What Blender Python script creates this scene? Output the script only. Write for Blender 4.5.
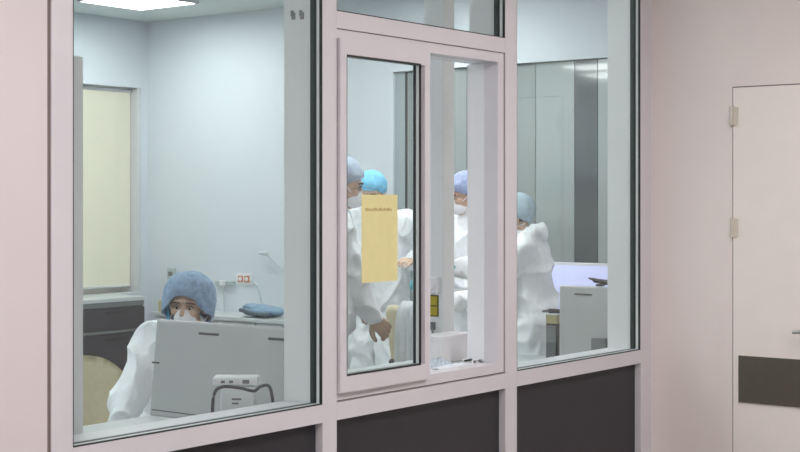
import bpy, bmesh, math, random
from mathutils import Vector, Matrix, noise, Euler
S = bpy.context.scene
for o in list(bpy.data.objects): bpy.data.objects.remove(o)
R = math.radians
random.seed(4)
# ------------------------------------------------------------ camera, world, exposure
cd = bpy.data.cameras.new('camera'); cam = bpy.data.objects.new('camera', cd)
S.collection.objects.link(cam); S.camera = cam
cam.location = (0, -3.39, 1.6); cam.rotation_euler = (R(90), 0, R(37.3 - 90))
cd.sensor_width = 36; cd.lens = 36 * 1450 / 800; cd.shift_y = -25 / 800
cd.clip_start = .05; cd.clip_end = 60
w = bpy.data.worlds.new('world'); S.world = w; w.use_nodes = True
w.node_tree.nodes['Background'].inputs[0].default_value = (.8, .85, .9, 1)
w.node_tree.nodes['Background'].inputs[1].default_value = 1.2
S.view_settings.view_transform = 'Standard'; S.view_settings.look = 'None'
S.view_settings.gamma = 1; S.view_settings.use_curve_mapping = False
S.view_settings.exposure = 0.0
LAB_LIGHT = 23.5; HALL_LIGHT = 23.0     # strength of the ceiling panels

# ------------------------------------------------------------ materials
def lin(c): return tuple(((v / 255) / 12.92 if v / 255 <= .04045 else ((v / 255 + .055) / 1.055) ** 2.4) for v in c)
M = {}
def mat(name, rgb, rough=.5, metal=0, emit=0, var=.04, scale=8, coat=0, spec=.5, sss=0, trans=0, bump=0, bscale=60):
    m = bpy.data.materials.new(name); m.use_nodes = True
    nt = m.node_tree; b = nt.nodes['Principled BSDF']
    c = lin(rgb)
    n = nt.nodes.new('ShaderNodeTexNoise'); n.inputs['Scale'].default_value = scale; n.inputs['Detail'].default_value = 3
    tc = nt.nodes.new('ShaderNodeTexCoord'); nt.links.new(tc.outputs['Object'], n.inputs['Vector'])
    r = nt.nodes.new('ShaderNodeValToRGB')
    r.color_ramp.elements[0].position = .3; r.color_ramp.elements[1].position = .7
    r.color_ramp.elements[0].color = (*[v * (1 - var) for v in c], 1)
    r.color_ramp.elements[1].color = (*[min(1, v * (1 + var)) for v in c], 1)
    nt.links.new(n.outputs['Fac'], r.inputs[0]); nt.links.new(r.outputs[0], b.inputs['Base Color'])
    b.inputs['Roughness'].default_value = rough; b.inputs['Metallic'].default_value = metal
    b.inputs['Specular IOR Level'].default_value = spec
    if coat: b.inputs['Coat Weight'].default_value = coat
    if sss: b.inputs['Subsurface Weight'].default_value = sss; b.inputs['Subsurface Scale'].default_value = .02
    if emit: b.inputs['Emission Color'].default_value = (*c, 1); b.inputs['Emission Strength'].default_value = emit
    if bump:
        n2 = nt.nodes.new('ShaderNodeTexNoise'); n2.inputs['Scale'].default_value = bscale
        nt.links.new(tc.outputs['Object'], n2.inputs['Vector'])
        bp = nt.nodes.new('ShaderNodeBump'); bp.inputs['Strength'].default_value = bump; bp.inputs['Distance'].default_value = .01
        nt.links.new(n2.outputs['Fac'], bp.inputs['Height']); nt.links.new(bp.outputs[0], b.inputs['Normal'])
    M[name] = m; return m
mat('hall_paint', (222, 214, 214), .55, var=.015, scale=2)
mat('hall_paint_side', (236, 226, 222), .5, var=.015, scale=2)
mat('frame_white', (218, 215, 220), .35, var=.01)
mat('reveal_white', (232, 233, 234), .45, var=.01)
mat('lining_lit_white', (250, 251, 253), .45, var=.01)  # brighter copy of the reveal white, hatch brightness put into the colour
mat('lab_paint', (212, 218, 224), .6, var=.01, scale=2)
mat('lab_ceiling', (216, 224, 222), .8, var=.01)
mat('lab_floor', (150, 155, 155), .3, var=.05)
mat('hall_floor', (150, 145, 140), .4, var=.05)
mat('hall_ceiling', (235, 230, 226), .8, var=.01)
mat('door_paint', (242, 234, 228), .4, var=.012)
mat('band_olive', (88, 84, 75), .45, var=.05, scale=20)
mat('seam', (120, 108, 106), .7)
mat('panel_dark', (50, 50, 55), .4, var=.04, spec=.35)
mat('gasket', (32, 38, 38), .5)
mat('gasket_white', (205, 212, 212), .4)
mat('blind', (240, 238, 222), .8, var=.015, emit=.18)  # weak emission makes the fabric glow, though it is no lamp
mat('steel_grey', (212, 212, 215), .5, var=.015)
mat('drawer_dark', (66, 64, 69), .45)
mat('strip_grey', (122, 124, 126), .5)
mat('worktop', (198, 203, 203), .35, var=.02)
mat('monitor_white', (186, 186, 186), .45, var=.01)
mat('monitor_slot', (96, 96, 96), .7)
mat('screen_lavender', (205, 208, 245), .3, emit=.55, var=.02, scale=3)
mat('plastic_white', (232, 233, 236), .4, var=.015)
mat('plastic_black', (38, 38, 40), .45)
mat('plastic_grey', (120, 122, 124), .5)
mat('cable_dark', (70, 70, 74), .55)
mat('cable_pale', (178, 190, 190), .6)
mat('coverall', (245, 247, 250), .75, var=.015, scale=14, bump=.35, bscale=35)
mat('skin', (206, 174, 153), .55, var=.04, scale=25, sss=.1)
mat('skin_gloved', (176, 150, 130), .5, var=.06, scale=20)
mat('hair', (60, 50, 52), .6)
mat('brow', (82, 64, 56), .8)
mat('eye', (225, 222, 218), .2)
mat('iris', (52, 38, 32), .2)
mat('mask', (238, 236, 240), .8, var=.015)
mat('cap_blue', (142, 168, 196), .75, var=.2, scale=45, bump=.4, bscale=90)
mat('cap_bright', (120, 196, 232), .7, var=.14, scale=25, bump=.4, bscale=70)
mat('cap_slate', (172, 186, 206), .75, var=.10, scale=40, bump=.4, bscale=80)
mat('cap_pale', (172, 194, 208), .8, var=.10, scale=40, bump=.4, bscale=80)
mat('cap_lavender', (158, 170, 205), .8, var=.10, scale=40, bump=.4, bscale=80)
mat('glove_teal', (110, 190, 200), .5, var=.05)
mat('note_yellow', (232, 224, 164), .8, var=.02, scale=25)
mat('note_ink', (196, 176, 124), .9)
mat('chair_beige', (222, 214, 190), .8, var=.04, scale=40, bump=.2, bscale=120)
mat('paper', (228, 232, 240), .8, var=.03, scale=30)
mat('plastic_film', (200, 212, 224), .25, var=.08, scale=40, spec=.7)
mat('carton_white', (246, 244, 246), .7, var=.015)
mat('carton_tan', (176, 168, 130), .8, var=.04)
mat('sticker_yellow', (176, 160, 40), .5, var=.06, scale=90)
mat('sticker_dark', (92, 84, 30), .5)
mat('socket_orange', (190, 110, 70), .5)
mat('pouch', (128, 158, 182), .5, var=.12, scale=30)
mat('pouch_dark', (70, 88, 100), .5)
mat('cap_mark', (150, 150, 152), .6)
mat('metal', (190, 190, 190), .3, metal=1)
mat('hinge', (214, 206, 192), .35, var=.02)
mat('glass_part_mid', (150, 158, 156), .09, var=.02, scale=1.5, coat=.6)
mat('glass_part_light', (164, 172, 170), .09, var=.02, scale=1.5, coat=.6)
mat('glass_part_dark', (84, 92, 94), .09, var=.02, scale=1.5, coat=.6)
mat('part_frame', (158, 170, 172), .4, var=.02)
mat('outdoor_dark', (30, 30, 34), .6)

def glass_mat(name, tint, refl=1.0):
    m = bpy.data.materials.new(name); m.use_nodes = True; nt = m.node_tree; nt.nodes.clear()
    out = nt.nodes.new('ShaderNodeOutputMaterial'); mx = nt.nodes.new('ShaderNodeMixShader')
    t = nt.nodes.new('ShaderNodeBsdfTransparent'); t.inputs[0].default_value = (*tint, 1)
    g = nt.nodes.new('ShaderNodeBsdfGlossy'); g.inputs['Roughness'].default_value = .02
    f = nt.nodes.new('ShaderNodeLayerWeight'); f.inputs[0].default_value = .5      # facing = 1 - |cos|
    pw = nt.nodes.new('ShaderNodeMath'); pw.operation = 'POWER'; pw.inputs[1].default_value = 5
    mu = nt.nodes.new('ShaderNodeMath'); mu.operation = 'MULTIPLY_ADD'; mu.inputs[1].default_value = .955 * refl; mu.inputs[2].default_value = .045 * refl
    nt.links.new(f.outputs['Facing'], pw.inputs[0]); nt.links.new(pw.outputs[0], mu.inputs[0]); nt.links.new(mu.outputs[0], mx.inputs[0])
    nt.links.new(t.outputs[0], mx.inputs[1]); nt.links.new(g.outputs[0], mx.inputs[2])
    nt.links.new(mx.outputs[0], out.inputs[0]); M[name] = m
glass_mat('glass', (.935, .965, .958))
def light_mat(name, rgb, k):
    m = bpy.data.materials.new(name); m.use_nodes = True; nt = m.node_tree; nt.nodes.clear()
    out = nt.nodes.new('ShaderNodeOutputMaterial'); e = nt.nodes.new('ShaderNodeEmission')
    e.inputs[0].default_value = (*rgb, 1); e.inputs[1].default_value = k
    nt.links.new(e.outputs[0], out.inputs[0]); M[name] = m
light_mat('lab_lamp', (.975, 1.0, 1.0), LAB_LIGHT)
light_mat('hall_lamp', (1.0, .965, .965), HALL_LIGHT)

# ------------------------------------------------------------ mesh helpers
def box(bm, x0, x1, y0, y1, z0, z1, bev=0, mx=None):
    r = bmesh.ops.create_cube(bm, size=1)
    vs = r['verts']
    for v in vs:
        v.co = Vector(((x0 + x1) / 2 + v.co.x * (x1 - x0), (y0 + y1) / 2 + v.co.y * (y1 - y0), (z0 + z1) / 2 + v.co.z * (z1 - z0)))
    if bev:
        es = list({e for v in vs for e in v.link_edges})
        r = bmesh.ops.bevel(bm, geom=es, offset=bev, segments=3, profile=.7, affect='EDGES')
        vs = list({v for f in r['faces'] for v in f.verts} | set(v for v in vs if v.is_valid))
    if mx is not None:
        for v in vs: v.co = mx @ v.co
    return vs
def frame_of(d, up=Vector((0, 0, 1))):
    d = d.normalized()
    if abs(d.dot(up)) > .98: up = Vector((1, 0, 0))
    s = d.cross(up).normalized(); u = s.cross(d)
    return s, u
def capsule(bm, p0, p1, r0, r1, n=12, flat=1.0, up=None):
    p0, p1 = Vector(p0), Vector(p1); d = p1 - p0
    if d.length < 1e-6: return
    s, u = frame_of(d, up or Vector((0, 0, 1))); dn = d.normalized()
    prof = [(-r0, .02), (-r0 * .7, .71), (0, 1)]
    rings = []
    def ring(c, rr):
        return [bm.verts.new(c + s * (math.cos(2 * math.pi * k / n) * rr) + u * (math.sin(2 * math.pi * k / n) * rr * flat)) for k in range(n)]
    for t in (-.98, -.7, -.35, 0): rings.append(ring(p0 + dn * (t * r0), r0 * math.sqrt(max(.0004, 1 - t * t))))
    for t in (0, .35, .7, .98): rings.append(ring(p1 + dn * (t * r1), r1 * math.sqrt(max(.0004, 1 - t * t))))
    for a, b in zip(rings, rings[1:]):
        for k in range(n): bm.faces.new((a[k], a[(k + 1) % n], b[(k + 1) % n], b[k]))
    bm.faces.new(list(reversed(rings[0]))); bm.faces.new(rings[-1])
def ell(bm, c, r, rot=None, seg=20):
    x = bmesh.ops.create_uvsphere(bm, u_segments=seg, v_segments=max(8, seg // 2 + 2), radius=1)
    for v in x['verts']:
        q = Vector((v.co.x * r[0], v.co.y * r[1], v.co.z * r[2]))
        if rot is not None: q = rot @ q
        v.co = q + Vector(c)
    return x['verts']
def loft(bm, rings, n=24):
    """rings: (centre, rx, ry, rot) elliptical sections"""
    L = []
    for c, rx, ry, rot in rings:
        L.append([bm.verts.new(Vector(c) + rot @ Vector((rx * math.cos(2 * math.pi * k / n), ry * math.sin(2 * math.pi * k / n), 0))) for k in range(n)])
    for a, b in zip(L, L[1:]):
        for k in range(n): bm.faces.new((a[k], a[(k + 1) % n], b[(k + 1) % n], b[k]))
    bm.faces.new(list(reversed(L[0]))); bm.faces.new(L[-1])
def tube(bm, pts, r, n=8):
    pts = [Vector(p) for p in pts]
    # Catmull-Rom
    P = []
    q = [pts[0]] + pts + [pts[-1]]
    for i in range(1, len(q) - 2):
        for k in range(6):
            t = k / 6
            P.append(.5 * ((2 * q[i]) + (q[i + 1] - q[i - 1]) * t + (2 * q[i - 1] - 5 * q[i] + 4 * q[i + 1] - q[i + 2]) * t * t + (3 * q[i] - q[i - 1] - 3 * q[i + 1] + q[i + 2]) * t ** 3))
    P.append(pts[-1])
    L = []
    for i, p in enumerate(P):
        d = (P[min(i + 1, len(P) - 1)] - P[max(i - 1, 0)])
        s, u = frame_of(d)
        L.append([bm.verts.new(p + s * r * math.cos(2 * math.pi * k / n) + u * r * math.sin(2 * math.pi * k / n)) for k in range(n)])
    for a, b in zip(L, L[1:]):
        for k in range(n): bm.faces.new((a[k], a[(k + 1) % n], b[(k + 1) % n], b[k]))
    bm.faces.new(list(reversed(L[0]))); bm.faces.new(L[-1])
def cyl(bm, c, r, h, n=24, r2=None):
    x = bmesh.ops.create_cone(bm, cap_ends=True, segments=n, radius1=r, radius2=r if r2 is None else r2, depth=h)
    for v in x['verts']: v.co += Vector((c[0], c[1], c[2] + h / 2))
    return x['verts']
def link(o, parent=None):
    S.collection.objects.link(o)
    if parent: o.parent = parent
    return o
def obj(name, bm, m, parent=None, smooth=False, label=None):
    bmesh.ops.recalc_face_normals(bm, faces=bm.faces[:])
    me = bpy.data.meshes.new(name); bm.to_mesh(me); bm.free()
    me.materials.append(M[m] if isinstance(m, str) else m)
    if smooth:
        me.polygons.foreach_set('use_smooth', [True] * len(me.polygons))
    o = link(bpy.data.objects.new(name, me), parent)
    if label: o['label'] = label
    return o
def B(): return bmesh.new()
def bobj(name, m, parent, *boxes, bev=0, label=None):
    bm = B()
    for b in boxes: box(bm, *b, bev=bev)
    return obj(name, bm, m, parent, label=label)
def struct(o): o['kind'] = 'structure'; return o
def thing(name, label, cat, loc=(0, 0, 0), rz=0, group=None):
    o = link(bpy.data.objects.new(name, None)); o.empty_display_size = .1
    o.location = loc; o.rotation_euler = (0, 0, rz); return tag(o, label, cat, group)
def tag(o, label, cat, group=None):
    o['label'] = label; o['category'] = cat
    if group: o['group'] = group
    return o
def ring_boxes(x0, x1, z0, z1, wv, wh, y0, y1):
    """rectangular frame in the xz plane, outer size given, wv = stile width, wh = rail height"""
    return [(x0, x0 + wv, y0, y1, z0, z1), (x1 - wv, x1, y0, y1, z0, z1), (x0 + wv, x1 - wv, y0, y1, z0, z0 + wh), (x0 + wv, x1 - wv, y0, y1, z1 - wh, z1)]

# ------------------------------------------------------------ the shell
H = 3.1; YB = 5.65; XR = 8.38; T = .185
struct(bobj('floor', 'lab_floor', None, (1.0, XR + .12, 0, YB + .3, -.1, 0)))
struct(bobj('floor_hall', 'hall_floor', None, (-3.2, 6.7, -4.4, 0, -.1, 0)))
struct(bobj('ceiling', 'lab_ceiling', None, (1.0, XR + .12, 0, YB + .3, H, H + .1)))
struct(bobj('ceiling_hall', 'hall_ceiling', None, (-3.2, 6.7, -4.4, 0, H, H + .1)))
struct(bobj('wall_left', 'lab_paint', None, (.88, 1.0, T, YB + .3, 0, H)))
# back wall: bulkhead above, blind recess, pier at the corner
struct(bobj('wall_back', 'lab_paint', None, (1.0, XR, YB, YB + .3, 2.54, H), (8.30, XR, YB, YB + .3, 0, 2.54),
            (1.0, 6.8, YB, YB + .3, 0, 2.54), (6.8, 8.30, YB, YB + .3, 0, .84)))
# right wall: plain part then lintel over the glazed run
struct(bobj('wall_right', 'lab_paint', None, (XR, XR + .12, 3.055, YB, 0, H), (XR - .012, XR + .12, T, 3.055, 2.54, H)))
# hall walls
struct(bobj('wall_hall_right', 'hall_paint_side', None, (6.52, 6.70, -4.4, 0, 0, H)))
struct(bobj('wall_hall_left', 'hall_paint', None, (-3.2, -3.0, -4.2, 0, 0, H)))
struct(bobj('wall_hall_back', 'hall_paint', None, (-3.2, 6.52, -4.4, -4.2, 0, H)))
wf = struct(bobj('wall_front', 'hall_paint', None, (-3.0, 2.748, 0, T, 0, H), (6.525, XR, 0, T, 0, H)))
for x0, x1 in ((2.85, 3.985), (4.075, 5.187), (5.29, 6.405)):
    bobj('lower_panel', 'panel_dark', wf, (x0, x1, .03, .15, .06, .80))
# frame members and thin pale sheets that brighten the deep side faces by colour
for x in (3.99, 5.192, 6.41):
    struct(bobj('trim_%d' % (50 + int(x)), 'reveal_white', None, (x - .0015, x - .0002, .058, T, .866, 3.0)))
st = [(2.763, 2.844), (3.99, 4.07), (5.192, 5.283), (6.41, 6.522)]
for i, (a, b) in enumerate(st):
    bm = B(); box(bm, a, b, 0, T, 0, H, bev=.002)
    struct(obj('trim_%d' % (i + 1), bm, 'frame_white'))
struct(bobj('trim_5', 'seam', None, (2.748, 2.763, .004, T, 0, H)))
k = 6
for (a, b) in ((2.844, 3.99), (4.07, 5.192), (5.283, 6.41)):
    for z0, z1 in ((.80, .865), (0, .06), (3.0, H)):
        struct(bobj('trim_%d' % k, 'frame_white', None, (a, b, 0, T, z0, z1))); k += 1
struct(bobj('trim_%d' % k, 'frame_white', None, (4.07, 5.192, 0, T, 2.232, 2.294))); k += 1

def liner(parent, x0, x1, z0, z1, y, name='gasket'):
    t = .0045
    bobj('gasket', 'gasket', parent, *ring_boxes(x0, x1, z0, z1, t, t, y, y + .010))
    bobj('glazing_bead', 'gasket_white', parent, *ring_boxes(x0, x1, z0, z1, t, t, y + .0105, y + .024))
    bobj('gasket', 'gasket', parent, *ring_boxes(x0, x1, z0, z1, t + .002, t, y + .0245, y + .052))
def pane(name, x0, x1, z0, z1, y=.002):
    g = struct(obj(name, (lambda bm: (box(bm, x0 + .004, x1 - .004, y + .030, y + .036, z0 + .004, z1 - .004), bm)[1])(B()), 'glass'))
    liner(g, x0, x1, z0, z1, y)
    return g
w1 = pane('window_1', 2.844, 3.99, .865, 3.0)
w2 = pane('window_2', 5.283, 6.41, .865, 3.0)
w3 = pane('window_3', 4.07, 5.192, 2.294, 3.0)
# small dark marks on the reveal of the left bay
for (y, dz) in ((.098, 0), (.140, .002)):
    bm = B(); box(bm, 3.9865, 3.99, y - .010, y + .008, 2.262 + dz, 2.288 + dz, bev=.0015)
    box(bm, 3.9865, 3.99, y - .002, y + .012, 2.276 + dz, 2.296 + dz)
    obj('screw_cap', bm, 'cap_mark', w1)

# serving hatch: fixed frame and the sliding sash
w4 = struct(bobj('window_4', 'frame_white', None, *ring_boxes(4.074, 5.188, .871, 2.229, .046, .040, .006, .075)))
bobj('seam_gasket', 'seam', w4, *ring_boxes(4.0705, 5.1915, .8675, 2.2325, .0035, .0035, .004, .07))
bobj('reveal_lining', 'lining_lit_white', w4, (5.175, 5.190, .077, T, .912, 2.189), (4.12, 5.175, .08, T, .880, .905), (4.12, 5.175, .08, T, 2.195, 2.225))
sash = bobj('sliding_sash', 'frame_white', w4, *ring_boxes(4.076, 4.632, .898, 2.195, .036, .062, -.012, .004), bev=0)
bobj('sash_step', 'frame_white', sash, (4.572, 4.628, .004, .03, .905, 2.185))
bobj('gasket', 'gasket', sash, *ring_boxes(4.112, 4.571, .957, 2.138, .003, .0075, -.0125, -.003))
bobj('glazing_bead', 'gasket_white', sash, *ring_boxes(4.114, 4.568, .960, 2.135, .003, .003, -.001, .009))
bobj('gasket', 'gasket', sash, *ring_boxes(4.114, 4.568, .960, 2.135, .004, .003, .0095, .022))
bobj('sash_glass', 'glass', sash, (4.116, 4.566, .0125, .0175, .963, 2.132))
# yellow notice on the sash glass
nt_ = tag(bobj('paper_notice', 'note_yellow', None, (4.228, 4.448, .0105, .0118, 1.293, 1.624)), 'pale yellow paper notice stuck on the sliding window glass', 'notice')
bm = B()
x = 4.250
for k in range(13):
    wv = random.choice((.007, .010, .013)); h = random.choice((.009, .012))
    box(bm, x, x + wv, .0099, .0105, 1.562, 1.562 + h); x += wv + .0035
obj('text_line', bm, 'note_ink', nt_)

# door on the hall side wall
d1 = struct(bobj('door_1', 'door_paint', None, (6.506, 6.535, -1.36, -.444, .01, 2.143)))
bobj('door_seam', 'seam', d1, (6.513, 6.522, -.4435, -.4375, .0, 2.149), (6.513, 6.522, -1.365, -.4435, 2.1435, 2.149))
bobj('door_band', 'band_olive', d1, (6.500, 6.508, -1.355, -.474, .638, .861))
bobj('architrave', 'hall_paint_side', d1, (6.512, 6.522, -.4375, -.372, 0, 2.149 + .0))
for z in (1.965, 1.43):
    bm = B(); bm2 = cyl(bm, (6.498, -.441, z), .0075, .086, 12)
    cyl(bm, (6.498, -.441, z + .083), .010, .006, 12); cyl(bm, (6.498, -.441, z - .003), .010, .006, 12)
    box(bm, 6.500, 6.507, -.470, -.441, z, z + .085)
    obj('hinge', bm, 'hinge', d1)
bm = B(); capsule(bm, (6.46, -.86, 1.0), (6.46, -.765, .99), .009, .008); capsule(bm, (6.46, -.86, 1.0), (6.505, -.86, 1.0), .009, .012)
box(bm, 6.498, 6.507, -.89, -.83, .90, 1.08, bev=.002)
obj('door_handle', bm, 'metal', d1, True)

# ------------------------------------------------------------ glazed run along the right wall
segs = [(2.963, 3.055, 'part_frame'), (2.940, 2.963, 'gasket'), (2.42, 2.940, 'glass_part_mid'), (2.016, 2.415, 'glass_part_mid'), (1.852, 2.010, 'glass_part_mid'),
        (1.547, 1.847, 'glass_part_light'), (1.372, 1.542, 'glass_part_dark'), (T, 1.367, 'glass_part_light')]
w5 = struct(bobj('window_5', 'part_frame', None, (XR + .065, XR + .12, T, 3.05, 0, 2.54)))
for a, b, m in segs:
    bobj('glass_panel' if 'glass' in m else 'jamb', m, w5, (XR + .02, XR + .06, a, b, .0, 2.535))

# ------------------------------------------------------------ blind and back-wall furniture
bm = B()
nx = 24
rows = []
for j in range(2):
    rows.append([bm.verts.new((6.82 + (8.255 - 6.82) * i / nx, YB + .075 + .004 * math.sin(i * 1.1), .90 if j == 0 else 2.50)) for i in range(nx + 1)])
for i in range(nx): bm.faces.new((rows[0][i], rows[0][i + 1], rows[1][i + 1], rows[1][i]))
bmesh.ops.solidify(bm, geom=bm.faces[:], thickness=.006)
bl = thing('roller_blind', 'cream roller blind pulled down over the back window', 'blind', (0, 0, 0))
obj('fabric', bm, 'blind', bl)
bm = B(); capsule(bm, (6.82, YB + .09, 2.515), (8.255, YB + .09, 2.515), .02, .02); obj('roller', bm, 'steel_grey', bl, True)
bm = B(); capsule(bm, (6.82, YB + .078, .895), (8.255, YB + .078, .895), .010, .010); obj('bottom_bar', bm, 'steel_grey', bl, True)
struct(bobj('window_6', 'steel_grey', None, (8.268, 8.298, YB + .01, YB + .28, .84, 2.54), (6.8, 8.265, YB + .2, YB + .28, .84, 2.54)))

du = thing('drawer_cabinet', 'low dark grey drawer unit with pale worktop below the cream blind', 'cabinet', (6.65, 5.2, 0))
bobj('body', 'drawer_dark', du, (0, 1.28, .02, .43, .0, .80))
bobj('worktop', 'worktop', du, (-.01, 1.30, 0, .43, .815, .845), bev=.004)
bobj('recess_strip', 'strip_grey', du, (0, 1.28, .008, .03, .775, .815))
for i in range(2):
    for z0, z1 in ((.60, .765), (.575, .595), (.31, .565), (.05, .295)):
        if z1 - z0 < .05:
            bobj('rail', 'strip_grey', du, (i * .64 + .005, i * .64 + .635, -.002, .02, z0, z1)); continue
        dr = bobj('drawer', 'drawer_dark', du, (i * .64 + .005, i * .64 + .635, -.005, .02, z0, z1), bev=.003)
        bm = B(); capsule(bm, (i * .64 + .22, -.02, z1 - .03), (i * .64 + .42, -.02, z1 - .03), .006, .006); obj('handle', bm, 'plastic_black', dr, True)

lk = thing('locker', 'tall pale grey locker standing close behind the left window edge', 'locker', (2.52, .27, 0))
bobj('body', 'steel_grey', lk, (0, .596, .018, .45, .05, 2.07), bev=.003)
for i in range(2):
    dd = bobj('door', 'steel_grey', lk, (.004 + i * .296, .296 + i * .296, 0, .018, .06, 2.065), bev=.002)
    bm = B(); capsule(bm, (.27 + i * .05, -.012, 1.05), (.27 + i * .05, -.012, 1.18), .005, .005); obj('handle', bm, 'metal', dd, True)
bobj('plinth', 'drawer_dark', lk, (.01, .586, .03, .44, 0, .05))

ct = thing('wall_counter', 'pale counter running along the right wall under the sockets', 'counter', (7.97, 3.5, 0))
bobj('worktop', 'worktop', ct, (0, .40, 0, 1.68, .69, .72), bev=.004)
bobj('body', 'steel_grey', ct, (.05, .40, .02, 1.66, .08, .69))
for i in range(3):
    dd = bobj('door', 'steel_grey', ct, (.03, .05, .03 + i * .55, .56 + i * .55, .1, .68), bev=.002)
    bm = B(); capsule(bm, (.02, .48 + i * .55, .55), (.02, .48 + i * .55, .62), .005, .005); obj('handle', bm, 'metal', dd, True)
bobj('plinth', 'drawer_dark', ct, (.08, .40, .03, 1.65, 0, .08))

# blue pouch pile on the counter
pt = thing('instrument_pouch', 'blue grey instrument pouch lying on the pale counter', 'pouch', (8.12, 4.08, .72))
bm = B(); ell(bm, (0, .02, .045), (.12, .20, .045)); ell(bm, (-.02, .08, .075), (.08, .12, .03))
for v in bm.verts:
    v.co.z = max(.001, v.co.z + .012 * noise.noise(v.co * 14)); v.co.x += .01 * noise.noise(v.co * 9)
obj('bag', bm, 'pouch', pt, True)
bm = B(); capsule(bm, (-.125, -.14, .03), (-.11, .02, .025), .022, .014); capsule(bm, (-.13, -.03, .03), (-.12, .14, .055), .012, .016); obj('instrument', bm, 'pouch_dark', pt, True)
cb = thing('carton', 'small tan carton at the far corner end of the counter', 'box', (8.1, 5.1, .72), .2)
bobj('body', 'carton_tan', cb, (-.08, .08, -.05, .05, 0, .09), bev=.002); bobj('flap', 'carton_tan', cb, (-.082, .082, -.052, .0, .09, .094))

# sockets and cables on the right wall
sk = thing('wall_socket', 'white socket plate with two orange outlets on the pale side wall', 'socket', (XR, 4.535, .983))
bobj('plate', 'plastic_white', sk, (-.012, 0, -.085, .085, -.045, .045), bev=.003)
for y in (-.034, .034):
    bm = B(); box(bm, -.018, -.012, y - .026, y + .026, -.026, .026, bev=.002); so = obj('outlet', bm, 'socket_orange', sk)
    bm = B(); cyl(bm, (0, 0, 0), .017, .004, 16)
    for v in bm.verts: v.co = Vector((-.0185 - v.co.z, y + v.co.x, v.co.y))
    obj('pin_well', bm, 'plastic_white', so)
cr = tag(obj('cable', (lambda bm: (tube(bm, [(8.34, 4.43, .97), (8.33, 4.36, .94), (8.34, 4.33, .84), (8.34, 4.31, .735)], .006), bm)[1])(B()), 'cable_pale', None, True),
         'thin pale cable dropping from the orange sockets to the counter', 'cable')
sk2 = thing('plug_strip', 'pale plug strip on the side wall left of the orange sockets', 'socket', (XR, 4.74, .945))
bobj('plate', 'cable_pale', sk2, (-.03, 0, -.10, .10, -.016, .016), bev=.004)
bm = B(); box(bm, -.05, -.03, -.02, .03, -.02, .02, bev=.004); obj('plug', bm, 'plastic_white', sk2)
bm = B(); tube(bm, [(-.045, 0, -.02), (-.045, -.02, -.10), (-.05, -.03, -.222)], .006); obj('cord', bm, 'cable_pale', sk2, True)
sk3 = thing('wall_socket', 'small grey socket on the side wall above the seated worker', 'socket', (XR, 5.36, 1.00))
bobj('plate', 'cable_pale', sk3, (-.012, 0, -.045, .045, -.045, .045), bev=.003)
bm = B(); box(bm, -.03, -.012, -.016, .016, -.018, .018, bev=.003); obj('plug', bm, 'plastic_grey', sk3)
arm = thing('lamp_arm', 'slim grey jointed lamp arm leaning above the counter', 'lamp', (8.3, 3.78, .72))
bm = B(); cyl(bm, (0, 0, 0), .06, .02); obj('base', bm, 'cable_pale', arm)
bm = B(); capsule(bm, (0, 0, .02), (.0, .10, .20), .006, .006); obj('lower_rod', bm, 'cable_pale', arm, True)
bm = B(); capsule(bm, (.0, .10, .20), (.03, .48, .47), .008, .008); capsule(bm, (.03, .48, .47), (.02, .54, .475), .018, .012); obj('upper_rod', bm, 'cable_pale', arm, True)

# ------------------------------------------------------------ ceiling lights
def lamp(x, y, sx, sy, m, label, group, mod='frame_white'):
    t = thing('ceiling_light', label, 'light', (x, y, H), 0, group)
    bobj('frame', mod, t, *[(a, b, c, d, -.022, -.001) for a, b, c, d in ((-sx / 2 - .02, sx / 2 + .02, -sy / 2 - .02, -sy / 2), (-sx / 2 - .02, sx / 2 + .02, sy / 2, sy / 2 + .02), (-sx / 2 - .02, -sx / 2, -sy / 2, sy / 2), (sx / 2, sx / 2 + .02, -sy / 2, sy / 2))])
    bobj('diffuser', m, t, (-sx / 2, sx / 2, -sy / 2, sy / 2, -.016, -.004))
lamp(7.42, 4.72, .6, .6, 'lab_lamp', 'bright square light panel on the ceiling near the back corner', None)
for x, y, wh in ((2.75, 4.62, 'midway along the back wall'), (1.7, 5.0, 'in the far left corner'), (7.42, 2.3, 'above the standing group'), (5.0, 3.0, 'above the seated worker'), (2.4, 2.4, 'above the grey locker'), (6.2, 1.1, 'just inside the glass')):
    lamp(x, y, .6, .6, 'lab_lamp', 'square light panel on the lab ceiling ' + wh, 'overhead lab ceiling lights')  # the panel just inside the glass is an added, unseen fill for the workers
for x, y, wh in ((-1.0, -2.1, 'at the left end'), (1.8, -1.7, 'in front of the windows'), (4.75, -2.1, 'near the door')):
    lamp(x, y, 1.2, .6, 'hall_lamp', 'oblong light panel on the corridor ceiling ' + wh, 'corridor ceiling lights')

# ------------------------------------------------------------ post with sticker
ps = struct(bobj('trim_%d' % 40, 'reveal_white', None, (5.433, 5.525, .50, .61, 0, H), bev=.004))
sx = 5.433
stk = thing('warning_sticker', 'yellow and dark warning sticker on the white post', 'sticker', (sx, .556, 1.065))
bobj('backing', 'sticker_dark', stk, (-.002, 0, -.032, .032, 0, .10))
for z0, z1 in ((.006, .047), (.053, .094)): bobj('symbol', 'sticker_yellow', stk, (-.003, -.002, -.024, .024, z0, z1))
kn = thing('door_buzzer', 'small round white button box above the yellow sticker', 'button', (sx, .556, 1.205))
bm = B(); box(bm, -.02, 0, -.04, .04, -.035, .045, bev=.010); obj('housing', bm, 'plastic_white', kn, True)
bm = B(); cyl(bm, (0, 0, 0), .02, .008)
for v in bm.verts: v.co = Vector((-.020 - v.co.z, v.co.x, v.co.y + .005))
obj('button', bm, 'carton_white', kn)
hk = thing('catch', 'little grey metal catch on the post below the sticker', 'catch', (sx, .556, 1.022))
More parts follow.
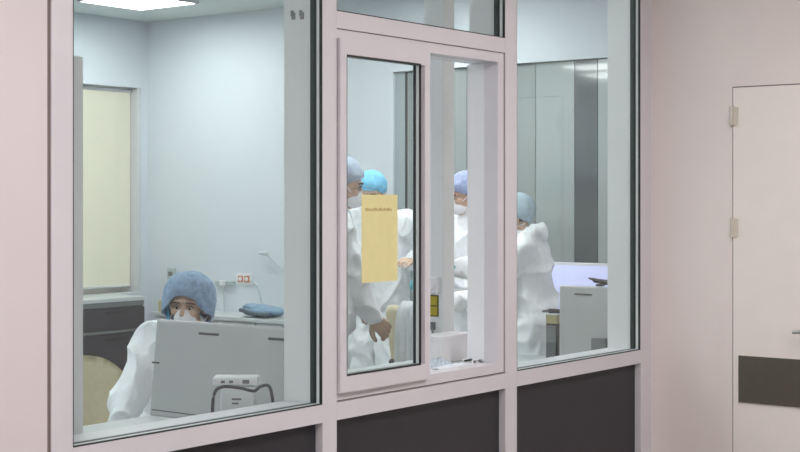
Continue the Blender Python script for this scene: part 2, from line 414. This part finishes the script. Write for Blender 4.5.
bm = B(); box(bm, -.012, 0, -.014, .014, -.018, .018, bev=.003); capsule(bm, (-.014, 0, .01), (-.02, -.012, -.028), .006, .005); obj('hook', bm, 'plastic_grey', hk)

# shelf behind the hatch, with carton and papers
sh = thing('hatch_shelf', 'white shelf board inside the serving hatch', 'shelf', (4.60, T + .004, .862))
bobj('board', 'worktop', sh, (0, .83, 0, .30, 0, .028), bev=.003)
for x in (.1, .68): bobj('bracket', 'metal', sh, (x, x + .02, 0, .24, -.02, 0), (x, x + .02, 0, .02, -.16, 0))
bx = thing('tissue_box', 'white carton standing on the shelf inside the hatch', 'box', (5.275, .37, .891), .05)
bobj('body', 'carton_white', bx, (-.13, .13, -.06, .06, 0, .105), bev=.002)
bobj('lid', 'carton_white', bx, (-.134, .134, -.064, .064, .098, .115), bev=.002)
def crumple(name, label, cat, loc, sx, sy, hh, m, seed, grp=None, rz=0):
    bm = B(); r = bmesh.ops.create_grid(bm, x_segments=26, y_segments=18, size=1)
    for v in bm.verts:
        x, y = v.co.x, v.co.y
        q = Vector((x * 3 + seed, y * 3, seed))
        z = (1 - (x * x + y * y) / 2.2) * hh * (.35 + .9 * abs(noise.noise(q)) + .5 * abs(noise.noise(q * 2.3)))
        v.co = Vector((x * sx * (1 + .12 * noise.noise(q * .7)), y * sy * (1 + .15 * noise.noise(q * .8 + Vector((5, 0, 0)))), max(.001, z)))
    bmesh.ops.solidify(bm, geom=bm.faces[:], thickness=.0015)
    for v in bm.verts: v.co.z = max(v.co.z, 0)
    o = tag(obj(name, bm, m, None), label, cat, grp); o.location = loc; o.rotation_euler = (0, 0, rz); return o
crumple('plastic_bag', 'crumpled clear plastic wrapper beside the white carton on the hatch shelf', 'wrapper', (4.98, .22, .893), .10, .06, .045, 'plastic_film', 3.1, rz=.3)
crumple('paper_sheet', 'creased white paper lying flat at the front of the hatch sill', 'paper', (4.97, .118, .906), .13, .028, .012, 'paper', 5.2)
tg = thing('pen', 'short dark pen lying on the hatch sill papers', 'pen', (5.06, .105, .925), .1)
bm = B(); capsule(bm, (-.02, 0, 0), (.03, 0, 0), .005, .005); obj('barrel', bm, 'plastic_black', tg, True)
bm = B(); capsule(bm, (.035, 0, 0), (.045, 0, 0), .004, .002); obj('tip', bm, 'metal', tg, True)
pk = thing('cassette_strip', 'small printed white packet with dark marks on the hatch sill', 'packet', (5.13, .13, .906), .05)
bobj('body', 'plastic_white', pk, (-.04, .035, -.025, .025, 0, .018), bev=.003)
bobj('print', 'plastic_grey', pk, (-.03, -.006, -.0262, -.025, .004, .014), (.004, .026, -.0262, -.025, .004, .014))

# ------------------------------------------------------------ desks and monitors
def desk(label, loc, lx, ly, z):
    t = thing('desk', label, 'desk', loc)
    bobj('desktop', 'worktop', t, (0, lx, 0, ly, z - .028, z), bev=.003)
    for a in (.03, lx - .07):
        for b in (.03, ly - .07): bobj('leg', 'steel_grey', t, (a, a + .04, b, b + .04, 0, z - .028))
    bobj('apron', 'steel_grey', t, (.0, .02, .05, ly - .05, z - .15, z - .03))
    return t
desk('pale desk under the window carrying the wide monitor', (3.72, T + .02, 0), .72, .93, .70)
desk('pale desk at the right pane carrying two monitors', (6.75, T + .02, 0), 1.5, 1.12 - .0, .70)

def monitor(name, label, loc, ly, z0, z1, slots, rz=0, screen=None, lean=.0, lift=0):
    """back faces -x, screen faces +x; y from 0 to ly"""
    t = thing(name, label, 'monitor', loc, rz)
    mx = Matrix.Rotation(lean, 4, 'Y')
    bm = B(); box(bm, 0, .035, 0, ly, z0, z1, bev=.012); h = obj('housing', bm, 'monitor_white', t, True)
    h.rotation_euler = (0, lean, 0)
    for s in slots:
        bm = B(); capsule(bm, (-.0005, s - .052, z1 - .045), (-.0005, s + .052, z1 - .045), .005, .005); obj('vent', bm, 'monitor_slot', h, True)
    bobj('screen', screen or 'plastic_black', h, (.0345, .037, .018, ly - .018, z0 + .02, z1 - .018))
    bobj('chin_line', 'monitor_slot', h, (-.001, .002, .015, ly - .015, z0 + .022, z0 + .027))
    c = ly / 2
    bobj('stand', 'monitor_white', t, (.035, .06, c - .04, c + .04, 0.012, z0 + .12), bev=.003)
    bobj('foot', 'monitor_white', t, (-.02, .19, c - .13, c + .13, 0, .012), bev=.004)
    return t
m1 = monitor('computer_monitor', 'wide pale grey monitor seen from behind in front of the seated worker', (4.14, .27, .70), .80, .014, .412, (.49, .11), lean=R(6))
bm = B(); capsule(bm, (-.001, .74, .235), (-.001, .775, .235), .004, .004); obj('lock_slot', bm, 'monitor_slot', m1.children[0], True)
m2 = monitor('computer_monitor', 'pale monitor seen from behind at the right pane', (6.98, .37, .70), .44, .012, .43, (.285,))
bm = B(); box(bm, -.03, 0, .13, .22, .05, .15, bev=.006); obj('grey_block', bm, 'plastic_grey', m2)  # plain grey block at the darker smudge on the housing back
m3 = thing('computer_monitor', 'monitor with glowing pale lavender screen by the far glazed wall', 'monitor', (7.86, .64, .70))
bm = B(); box(bm, 0, .03, 0, .78, .06, .515, bev=.008); obj('housing', bm, 'plastic_white', m3, True)
bobj('screen', 'screen_lavender', m3, (-.002, .001, .02, .76, .08, .497))
bobj('stand', 'plastic_white', m3, (.03, .05, .35, .43, .012, .2)); bobj('foot', 'plastic_white', m3, (-.03, .16, .27, .51, 0, .012))
wc = thing('webcam', 'dark webcam clipped on top of the right pane monitor', 'webcam', (7.0, .56, 1.132))
bm = B(); capsule(bm, (0, -.04, .022), (0, .035, .030), .015, .012); capsule(bm, (-.002, .03, .034), (-.002, .07, .042), .010, .004); obj('body', bm, 'plastic_black', wc, True)
bm = B(); box(bm, -.016, .018, -.02, .02, 0, .012, bev=.002); obj('clip', bm, 'plastic_black', wc)
pc = thing('computer_tower', 'narrow black computer case left of the right pane monitor', 'computer', (7.10, .90, .70))
bobj('case', 'plastic_black', pc, (0, .10, 0, .07, 0, .20), bev=.004); bobj('front_bezel', 'plastic_grey', pc, (-.004, 0, .005, .065, .01, .19))
pp = thing('paper_pad', 'cream paper pad on top of the narrow black computer case', 'paper', (7.10, .90, .901))
bobj('pages', 'carton_tan', pp, (0, .1, 0, .07, 0, .05)); bobj('cover', 'paper', pp, (0, .1, 0, .07, .0505, .054))

# white label device and cable in front of the wide monitor
dv = thing('label_printer', 'small white desktop device in front of the wide monitor back', 'printer', (3.925, .355, .70), R(-52.7))
bm = B(); box(bm, -.062, .062, -.04, .04, 0, .215, bev=.008); obj('body', bm, 'plastic_white', dv, True)
bm = B(); box(bm, -.09, .075, -.045, .045, .217, .25, bev=.008); obj('lid', bm, 'plastic_white', dv, True)
bobj('marking', 'plastic_grey', dv, (-.02, .015, -.042, -.040, .165, .172), (-.02, .005, -.042, -.040, .150, .156))
for b_ in ((-.06, -.045, -.046, -.045, .228, .238), (-.03, -.015, -.046, -.045, .228, .238), (.02, .045, -.046, -.045, .226, .240)): bobj('button', 'plastic_grey', dv, b_)
cbm = B(); tube(cbm, [(3.775, .35, .705), (3.764, .333, .80), (3.768, .327, .898), (3.786, .304, .927), (3.825, .252, .923), (3.858, .215, .912), (3.887, .205, .927), (3.93, .20, .915), (3.96, .21, .80), (3.96, .22, .706)], .006)
tag(obj('cable', cbm, 'cable_dark', None, True), 'dark cable looping in front of the small white desktop device', 'cable')
ad = thing('power_adapter', 'small black adapter on the desk left of the white device', 'adapter', (3.95, .62, .70))
bobj('body', 'plastic_black', ad, (-.02, .02, -.03, .03, 0, .022), bev=.003)
bm = B(); tube(bm, [(0, .03, .008), (.01, .08, .006), (.02, .13, .006), (.03, .18, .006)], .005); obj('lead', bm, 'plastic_black', ad, True)

# ------------------------------------------------------------ chairs
def chair(label, loc, rz, seat_h=.46, back=(.55, .98), width=.46, bm_back=None):
    """occupant faces local +x"""
    t = thing('office_chair', label, 'chair', loc, rz)
    bm = B(); box(bm, -.22, .24, -.23, .23, seat_h - .06, seat_h, bev=.028); obj('seat', bm, 'chair_beige', t, True)
    bm = B(); z0, z1 = back; n = 14
    cols = []
    for i in range(n + 1):
        a = (i / n - .5) * 2; y = a * width / 2
        col = []
        for j in range(11):
            b = j / 10; z = z0 + (z1 - z0) * b
            zz = z - (abs(a) ** 3) * .07 * (1 if b > .5 else -1) * abs(b - .5) * 2
            xx = -.25 - .04 * b + .05 * a * a
            col.append(bm.verts.new((xx, y, zz)))
        cols.append(col)
    for i in range(n):
        for j in range(10): bm.faces.new((cols[i][j], cols[i + 1][j], cols[i + 1][j + 1], cols[i][j + 1]))
    bmesh.ops.solidify(bm, geom=bm.faces[:], thickness=.045)
    obj('backrest', bm, 'chair_beige', t, True)
    bm = B(); capsule(bm, (-.14, 0, seat_h - .075), (-.28, 0, seat_h - .04), .02, .02); capsule(bm, (-.28, 0, seat_h - .04), (-.315, 0, z0 + .1), .02, .02); obj('back_bracket', bm, 'plastic_black', t, True)
    bm = B(); cyl(bm, (0, 0, .09), .028, seat_h - .16); obj('gas_column', bm, 'metal', t)
    for i in range(5):
        a = 2 * math.pi * i / 5 + .3; d = Vector((math.cos(a), math.sin(a), 0))
        bm = B(); capsule(bm, Vector((0, 0, .10)), d * .28 + Vector((0, 0, .08)), .025, .016); lg = obj('leg', bm, 'plastic_black', t, True)
        bm = B(); c = d * .28; sdir = Vector((-d.y, d.x, 0)); capsule(bm, c + Vector((0, 0, .03)) - sdir * .012, c + Vector((0, 0, .03)) + sdir * .012, .029, .029); obj('caster', bm, 'plastic_black', lg, True)
    return t

# ------------------------------------------------------------ people
def remesh(name, bm, m, voxel, parent, smooth_it=4, fac=.5, disp=None, label=None, postfn=None):
    bmesh.ops.recalc_face_normals(bm, faces=bm.faces[:])
    me = bpy.data.meshes.new('tmp'); bm.to_mesh(me); bm.free()
    o = bpy.data.objects.new('tmp', me); S.collection.objects.link(o)
    md = o.modifiers.new('r', 'REMESH'); md.mode = 'VOXEL'; md.voxel_size = voxel; md.use_smooth_shade = True
    sm = o.modifiers.new('s', 'SMOOTH'); sm.factor = fac; sm.iterations = smooth_it
    dg = bpy.context.evaluated_depsgraph_get(); ev = o.evaluated_get(dg)
    nm = bpy.data.meshes.new_from_object(ev)
    bpy.data.objects.remove(o); bpy.data.meshes.remove(me)
    nm.name = name
    if disp:
        for v, n in [(v, v.normal.copy()) for v in nm.vertices]:
            v.co = v.co + n * disp(v.co)
    if postfn: postfn(nm)
    nm.materials.clear(); nm.materials.append(M[m])
    nm.polygons.foreach_set('use_smooth', [True] * len(nm.polygons))
    r = bpy.data.objects.new(name, nm)
    link(r, parent)
    if label: r['label'] = label
    return r
def ik(a, t, l1, l2, pole):
    d = t - a; L = d.length
    if L > (l1 + l2) * .995: d = d.normalized() * (l1 + l2) * .995; L = d.length; t = a + d
    x = (l1 * l1 - l2 * l2 + L * L) / (2 * L); h = math.sqrt(max(0, l1 * l1 - x * x))
    dn = d.normalized(); p = (pole - dn * pole.dot(dn)).normalized()
    return a + dn * x + p * h, t
def rz_(a): return Matrix.Rotation(a, 3, 'Z')
def hand(bm, w, d, n, side, curl=.5, k=1.0, grow=0.0, spread=1.0):
    """w wrist, d hand direction, n back-of-hand normal; side = +1 thumb towards d x n"""
    d = d.normalized(); n = (n - d * n.dot(d)).normalized(); s = d.cross(n) * side
    kn = []
    for i, o in enumerate((.030, .010, -.010, -.029)):
        q = w + d * (.088 - .004 * abs(i - 1)) * k + s * (o * k)
        capsule(bm, w + s * (o * .55 * k) + d * .008, q, .013 * k + grow, .0115 * k + grow, 8); kn.append(q)
    for i, (q, L) in enumerate(zip(kn, (.072, .080, .074, .058))):
        L *= k; a = curl * (.55 + .1 * i); p = q; ang = a * .6
        fd = d + s * (.05 * (1.5 - i)) * spread
        for j, (fr, rr) in enumerate(((.45, .0098), (.30, .0088), (.25, .0078))):
            dv_ = (fd * math.cos(ang) - n * math.sin(ang)).normalized()
            p2 = p + dv_ * L * fr; capsule(bm, p, p2, rr * k + grow, (rr - .0008) * k + grow, 8); p = p2; ang += a
    b = w + d * .022 * k + s * .022 * k
    t1 = b + (s * .75 + d * .65 - n * .25).normalized() * .045 * k
    t2 = t1 + (s * .30 + d * .9 - n * .4).normalized() * .032 * k
    t3 = t2 + (d * .9 - n * .5).normalized() * .024 * k
    capsule(bm, b, t1, .014 * k + grow, .0115 * k + grow, 8); capsule(bm, t1, t2, .0115 * k + grow, .010 * k + grow, 8); capsule(bm, t2, t3, .010 * k + grow, .008 * k + grow, 8)

def person(label, loc, yaw, s=1.0, lean=0, lean_side=0, seated=False, hyaw=0, hpitch=0, wl=None, wr=None, cap='cap_blue', capk=(1, 1, 1),
           gloves=None, hood=0, seed=1, hl=None, hr=None, shoe=True, mask=True, wide=1.0, cap_tilt=-.58, tie=False, curl=.55, sides=0.0):
    t = thing('person', label, 'person', loc, yaw)
    Rl = Matrix.Rotation(lean, 3, 'Y') @ Matrix.Rotation(lean_side, 3, 'X')
    hz = (.52 if seated else .92) * s
    P0 = Vector((0, 0, hz))
    def T_(x, y, z): return P0 + Rl @ (Vector((x, y, z)) * s)
    I3 = Rl
    neck = T_(.0, 0, .50); headc = T_(.03, 0, .62)
    Rh = Rl @ Matrix.Rotation(-lean * .6, 3, 'Y') @ rz_(hyaw) @ Matrix.Rotation(hpitch, 3, 'Y')
    headc = neck + (Rl @ Vector((.01, 0, .03))) * s + (Rh @ Vector((.02, 0, .095))) * s
    def Hd(x, y, z): return headc + (Rh @ Vector((x, y, z))) * s
    sw = .165 if seated else .185
    shL, shR = T_(-.01, sw, .43), T_(-.01, -sw, .43)
    wl = Vector(wl) if wl is not None else T_(.05, .26, -.08); wr = Vector(wr) if wr is not None else T_(.05, -.26, -.08)
    pl = (-.2, .9, -.5) if seated else (-.35, .35, -.8)
    elL, wl = ik(shL, wl, .29 * s, .255 * s, Vector(pl)); elR, wr = ik(shR, wr, .29 * s, .255 * s, Vector((pl[0], -pl[1], pl[2])))
    hipL, hipR = Vector((0, .095 * s, hz)), Vector((0, -.095 * s, hz))
    if seated:
        knL, knR = Vector((.42, .13, .50)) * s, Vector((.42, -.13, .50)) * s
        anL, anR = Vector((.40, .13, .09)) * s, Vector((.40, -.13, .09)) * s
        knL.z = knR.z = hz - .02
    else:
        knL, knR = Vector((.03, .11, .50)) * s, Vector((.02, -.11, .50)) * s
        anL, anR = Vector((-.01, .12, .085)) * s, Vector((-.02, -.12, .085)) * s
    dl = Vector(hl) if hl is not None else (wl - elL); dr = Vector(hr) if hr is not None else (wr - elR)
    nl = Vector((.25, .35, .9)); nr = Vector((.25, -.35, .9))
    if abs(dl.normalized().z) > .7: nl = Vector((.3, 1, 0))
    if abs(dr.normalized().z) > .7: nr = Vector((.3, -1, 0))
    # ---- body
    bm = B()
    loft(bm, [(T_(0, 0, -.08), .05 * s, .09 * s, I3), (T_(0, 0, -.03), .105 * s, .155 * s, I3), (T_(0, 0, .06), .10 * s, .155 * s, I3), (T_(0, 0, .16), .09 * s, .135 * s, I3),
              (T_(.0, 0, .30), .105 * s, .16 * s, I3), (T_(-.005, 0, .40), .10 * s, .165 * s, I3), (T_(-.01, 0, .46), .07 * s, .12 * s, I3), (T_(-.01, 0, .50), .05 * s, .06 * s, I3)])
    capsule(bm, T_(-.01, 0, .45), Hd(-.02, 0, -.05), .056 * s, .050 * s)
    for a, b, c, hip, kn_, an, di in ((shL, elL, wl, hipL, knL, anL, 1), (shR, elR, wr, hipR, knR, anR, -1)):
        capsule(bm, T_(-.01, di * .08, .44), a, .055 * s, .052 * s)
        capsule(bm, a, b, .050 * s, .038 * s); capsule(bm, b, c, .039 * s, .025 * s)
        capsule(bm, hip, kn_, .080 * s, .052 * s); capsule(bm, kn_, an, .054 * s, .036 * s)
        capsule(bm, an + Vector((-.03, 0, -.045)) * s, an + Vector((.15, 0, -.055)) * s, .036 * s, .028 * s)
    ell(bm, Hd(-.012, 0, .028), (.095 * s, .077 * s, .086 * s), Rh); ell(bm, Hd(.018, 0, -.035), (.068 * s, .060 * s, .075 * s), Rh)
    ell(bm, Hd(.052, 0, -.092), (.022 * s, .026 * s, .020 * s), Rh); ell(bm, Hd(.076, 0, -.058), (.014 * s, .025 * s, .011 * s), Rh, 12)
    capsule(bm, Hd(.082, 0, .008), Hd(.100, 0, -.028), .008 * s, .013 * s, 10)
    for di in (1, -1):
        capsule(bm, Hd(.080, di * .012, .028), Hd(.066, di * .046, .026), .009 * s, .009 * s, 10)
        ell(bm, Hd(.056, di * .040, -.022), (.028 * s, .022 * s, .020 * s), Rh, 12); ell(bm, Hd(-.008, di * .077, -.012), (.018 * s, .009 * s, .030 * s), Rh, 12)
    hand(bm, wl, dl, nl, -1, .55, s); hand(bm, wr, dr, nr, 1, curl, s)
    body = remesh('body', bm, 'skin', .0042, t, 3)
    # ---- eyes and brows
    for di in (1, -1):
        e = B(); ell(e, Hd(.0735, di * .031, .003), (.0115 * s, .0125 * s, .0068 * s), Rh, 14); eo = obj('eye', e, 'eye', t, True)
        e = B(); ell(e, Hd(.0825, di * .030, .001), (.0035 * s, .0065 * s, .0065 * s), Rh, 10); obj('iris', e, 'iris', eo, True)
        e = B(); tube(e, [Hd(.091, di * .015, .026), Hd(.087, di * .032, .028), Hd(.070, di * .050, .020)], .0038 * s, 6); obj('eyebrow', e, 'brow', t, True)
        e = B(); tube(e, [Hd(.085, di * .018, .006), Hd(.087, di * .031, .013), Hd(.076, di * .045, .005)], .0026 * s, 6); obj('eyelid', e, 'brow', t, True)
    # ---- coverall
    bm = B(); g = wide
    loft(bm, [(T_(0, 0, -.14), .10 * s * g, .15 * s * g, I3), (T_(0, 0, -.06), .145 * s * g, .195 * s * g, I3), (T_(0, 0, .05), .148 * s * g, .20 * s * g, I3), (T_(0, 0, .16), .142 * s * g, .192 * s * g, I3),
              (T_(.0, 0, .30), .140 * s * g, .195 * s * g, I3), (T_(-.005, 0, .39), .128 * s * g, .188 * s * g, I3), (T_(-.012, 0, .455), .10 * s, .145 * s, I3), (T_(-.012, 0, .50), .078 * s, .092 * s, I3), (T_(-.006, 0, .535), .070 * s, .076 * s, I3)])
    for a, b, c, hip, kn_, an, di in ((shL, elL, wl, hipL, knL, anL, 1), (shR, elR, wr, hipR, knR, anR, -1)):
        capsule(bm, T_(-.01, di * .07, .435), a, .075 * s, .078 * s)
        capsule(bm, a, b, .080 * s * g, .064 * s * g)
        cc = c + (b - c).normalized() * .02
        capsule(bm, b, cc, .066 * s * g, .046 * s); capsule(bm, cc + (b - c).normalized() * .02, cc, .047 * s, .040 * s)
        capsule(bm, hip + Vector((0, 0, -.02)), kn_, .118 * s * g, .088 * s * g); capsule(bm, kn_, an + Vector((0, 0, .04)), .088 * s * g, .075 * s)
    if hood:
        # hood pushed back, bunched behind the neck
        for i in range(9):
            a = R(-115 + i * 230 / 8); r = .092 * s
            c0 = T_(-.015, 0, .505) + Rl @ Vector((-r * math.cos(a), r * math.sin(a), 0))
            ell(bm, c0, (.042 * s * hood, .042 * s * hood, (.036 + .012 * math.cos(a)) * s * hood), Rl, 12)
    def fold(p):
        q = Vector((p.x * 1.0, p.y * 1.0, p.z * .75)) + Vector((seed * 3.7, seed * 1.3, 0))
        a = 1 - abs(noise.noise(q * 6.5)) * 2; b = 1 - abs(noise.noise(q * 13 + Vector((9, 3, 1)))) * 2
        return (a * a * .030 if a > 0 else 0) + (b * .008) - .014
    remesh('coverall', bm, 'coverall', .008, t, 4, .5, fold)
    if shoe:
        for an in (anL, anR):
            bm = B(); capsule(bm, an + Vector((-.03, 0, -.042)) * s, an + Vector((.15, 0, -.05)) * s, .042 * s, .034 * s); capsule(bm, an + Vector((-.03, 0, -.03)) * s, an + Vector((-.01, 0, .03)) * s, .045 * s, .045 * s)
            for v in bm.verts: v.co.z = max(.0, v.co.z)
            obj('shoe_cover', bm, 'cap_pale', t, True)
    # ---- bouffant cap
    bm = B(); x = bmesh.ops.create_uvsphere(bm, u_segments=56, v_segments=36, radius=1)
    kx, ky, kz = capk
    pn = Vector((math.sin(-cap_tilt) * -1, 0, math.cos(cap_tilt)))   # plane normal in head frame
    for v in bm.verts:
        v.co = Vector((v.co.x * .116 * kx, v.co.y * .103 * ky, v.co.z * .106 * kz)) + Vector((-.022, 0, .036))
    pc_ = Vector((.0, 0, -.006)); pn = Vector((math.tan(cap_tilt), 0, 1)).normalized()
    bmesh.ops.bisect_plane(bm, geom=bm.verts[:] + bm.edges[:] + bm.faces[:], plane_co=pc_ + Vector((0, 0, .004)), plane_no=pn, clear_inner=True)
    for v in bm.verts:
        dd = (v.co - pc_).dot(pn)
        side = min(1, abs(v.co.y) / .085) ** 3
        v.co.z -= sides * side * max(0, 1 - dd / .07)
        a = math.atan2(v.co.y, v.co.x + .02)
        pinch = max(0, 1 - dd / .035); out = Vector((v.co.x + .02, v.co.y, 0))
        v.co -= out * (.085 * pinch * pinch * (1 - .8 * side * (sides > 0)))
        v.co += out.normalized() * ((.0025 + .002 * pinch) * math.sin(a * 26 + 3 * noise.noise(v.co * 20)) + .006 * noise.noise(v.co * 22 + Vector((seed, 0, 0))))
        v.co.z += .004 * noise.noise(v.co * 30)
    bnd = [v for v in bm.verts if v.is_boundary]
    bnd.sort(key=lambda v: math.atan2(v.co.y, v.co.x + .02)); lp = [v.co.copy() for v in bnd]
    bmesh.ops.solidify(bm, geom=bm.faces[:], thickness=.002)
    for v in bm.verts: v.co = Hd(*v.co)
    cp = obj('cap', bm, cap, t, True)
    bm = B(); lp = lp[::3]; tube(bm, [Hd(*(p * 1.005)) for p in lp + [lp[0]]], .0042 * s, 6); obj('elastic_band', bm, cap, cp, True)
    if tie:
        for di in (-1,):
            bm = B(); n_ = 12; cols = []
            for i in range(n_ + 1):
                a = i / n_; w_ = .034 * (1 - .2 * a)
                c_ = Vector((-.002 - .012 * a, di * (.104 - .012 * a + .004 * math.sin(a * 6)), .012 - .125 * a))
                cols.append([bm.verts.new(Hd(*(c_ + Vector((-k_ * w_ * .7, di * k_ * w_ * .6, 0))))) for k_ in (-1, -.5, 0, .5, 1)])
            for a_, b_ in zip(cols, cols[1:]):
                for k_ in range(4): bm.faces.new((a_[k_], a_[k_ + 1], b_[k_ + 1], b_[k_]))
            bmesh.ops.solidify(bm, geom=bm.faces[:], thickness=.002)
            obj('ear_flap', bm, 'cap_bright', cp, True)
    # hair showing through under the cap, at the nape
    bm = B(); ell(bm, Hd(-.020, 0, .030), (.0925 * s, .0815 * s, .087 * s), Rh)
    for v in bm.verts: pass
    obj('hair', bm, 'hair', t, True)
    if mask:
        bm = B(); x = bmesh.ops.create_uvsphere(bm, u_segments=28, v_segments=18, radius=1)
        for v in bm.verts:
            q = v.co.copy(); r = math.sqrt(q.y * q.y + q.z * q.z)
            v.co = Vector((.052 + .062 * max(0, q.x) ** .8 + (.01 if q.x < 0 else 0) * q.x, q.y * .054 * (1 - .1 * q.z), -.052 + q.z * .052))
            v.co.x -= .55 * v.co.y * v.co.y / .054
        for v in bm.verts: v.co = Hd(*v.co)
        mk = obj('face_mask', bm, 'mask', t, True)
        for z0, z1, di in ((-.03, .02, 1), (-.03, .02, -1), (-.075, -.055, 1), (-.075, -.055, -1)):
            bm = B(); tube(bm, [Hd(.045, di * .052, z0), Hd(.01, di * .080, (z0 + z1) / 2), Hd(-.05, di * .082, z1)], .0025 * s, 6)
            obj('strap', bm, 'mask', mk, True)
    if gloves:
        for w_, d_, n_, sd, nm in ((wl, dl, nl, -1, 'glove'), (wr, dr, nr, 1, 'glove')):
            bm = B(); hand(bm, w_, d_, n_, sd, curl if sd > 0 else .55, s, .0028); capsule(bm, w_ - d_.normalized() * .05, w_ + d_.normalized() * .01, .036 * s, .031 * s)
            remesh(nm, bm, gloves, .0042, t, 3)
    return t
def local(p, loc, yaw):
    q = Vector(p) - Vector(loc); return rz_(-yaw) @ q

# seated worker
yS = R(206); locS = (4.82, 1.52, 0)
S_ = person('seated worker in white coverall and blue cap looking down behind the wide monitor', locS, yS, s=1.0, lean=R(13), lean_side=R(-4), seated=True, hyaw=R(4), hpitch=R(2),
            wr=local((4.29, 1.44, .60), locS, yS), wl=local((4.42, .95, .76), locS, yS), cap='cap_blue', capk=(1.08, 1.20, 1.12), seed=2, wide=1.17, tie=True, sides=.05)
# group around the bench
y1 = R(-44); l1 = (5.935, 1.65, 0)
person('tallest worker at the left of the group, in white coverall and slate cap, in profile', l1, y1, s=1.10, lean=R(5), hyaw=R(-2), hpitch=R(12),
       wr=local((6.16, 1.46, .92), l1, y1), wl=local((6.32, 1.80, 1.04), l1, y1), hr=(.7, .1, -.7), cap='cap_slate', seed=5, wide=1.03, gloves='skin_gloved', curl=1.15)
y2 = R(196); l2 = (7.40, 2.43, 0)
person('worker in bright blue cap half hidden behind the yellow notice', l2, y2, s=1.08, lean=R(5), hyaw=R(6), hpitch=R(20),
       wl=local((7.34, 2.10, 1.22), l2, y2), wr=local((7.10, 2.38, 1.1), l2, y2), cap='cap_bright', capk=(.92, .90, .92), seed=7)
y3 = R(165); l3 = (7.72, 1.85, 0)
person('worker in lavender cap and mask seen in the gap beside the white post', l3, y3, s=1.07, lean=R(6), hyaw=R(-18), hpitch=R(14),
       wl=local((7.35, 1.78, 1.20), l3, y3), wr=local((7.45, 2.08, 1.12), l3, y3), cap='cap_lavender', seed=11, gloves='glove_teal')
y4 = R(118); l4 = (7.385, 1.22, 0)
person('worker in pale cap seen from behind in the right pane, hood folded on the shoulders', l4, y4, s=.985, lean=R(8), hyaw=R(5), hpitch=R(10),
       wl=local((7.05, 1.55, 1.0), l4, y4), wr=local((7.40, 1.48, .93), l4, y4), cap='cap_pale', hood=.95, seed=13, wide=1.0)

# chairs
chair('beige office chair whose seated worker faces the wide monitor', (4.90, 1.56, 0), R(206), seat_h=.40, back=(.46, .86))
chair('empty beige chair left of the seated worker, behind the left window edge', (4.34, 1.86, 0), R(217), back=(.50, .865))
ch3 = chair('beige chair with a white coat over its back, beside the group', (7.00, 1.65, 0), R(-25), back=(.56, .99))
# coat over the chair back
bm = B(); n = 20
for side in (0, 1):
    pass
rows = []
for j in range(24):
    b = j / 23; row = []
    for i in range(n + 1):
        a = (i / n - .5) * 2
        th = b * 2 - 1   # -1 back side hem, 0 top, +1 seat side hem
        off = .05 * math.tanh(th * 6)
        zz = 1.03 - abs(th) ** 1.2 * .42 - abs(a) ** 3 * .05
        fold = .020 * math.sin(a * 11 + 2 * th) + .012 * noise.noise(Vector((a * 3, th * 3, 4)))
        row.append(bm.verts.new((-.265 + .05 * a * a + off * 1.1 + fold * abs(th), a * .14 - .11, zz)))
    rows.append(row)
for r0, r1 in zip(rows, rows[1:]):
    for i in range(n): bm.faces.new((r0[i], r0[i + 1], r1[i + 1], r1[i]))
bmesh.ops.solidify(bm, geom=bm.faces[:], thickness=.003)
co = tag(obj('draped_coat', bm, 'coverall', None, True), 'white coat hanging over the beige chair beside the group', 'coat')
co.location = (7.00, 1.65, 0); co.rotation_euler = (0, 0, R(-25))
# handheld scanner by the worker at the right pane
hs = thing('hand_scanner', 'dark handheld tool lying left of the right pane monitor', 'tool', (7.15, .93, .957), R(100))
bm = B(); capsule(bm, (-.05, 0, .012), (.04, 0, .012), .011, .014); obj('body', bm, 'plastic_black', hs, True)
bm = B(); capsule(bm, (.045, 0, .012), (.075, .02, .010), .010, .006); obj('nozzle', bm, 'plastic_grey', hs, True)
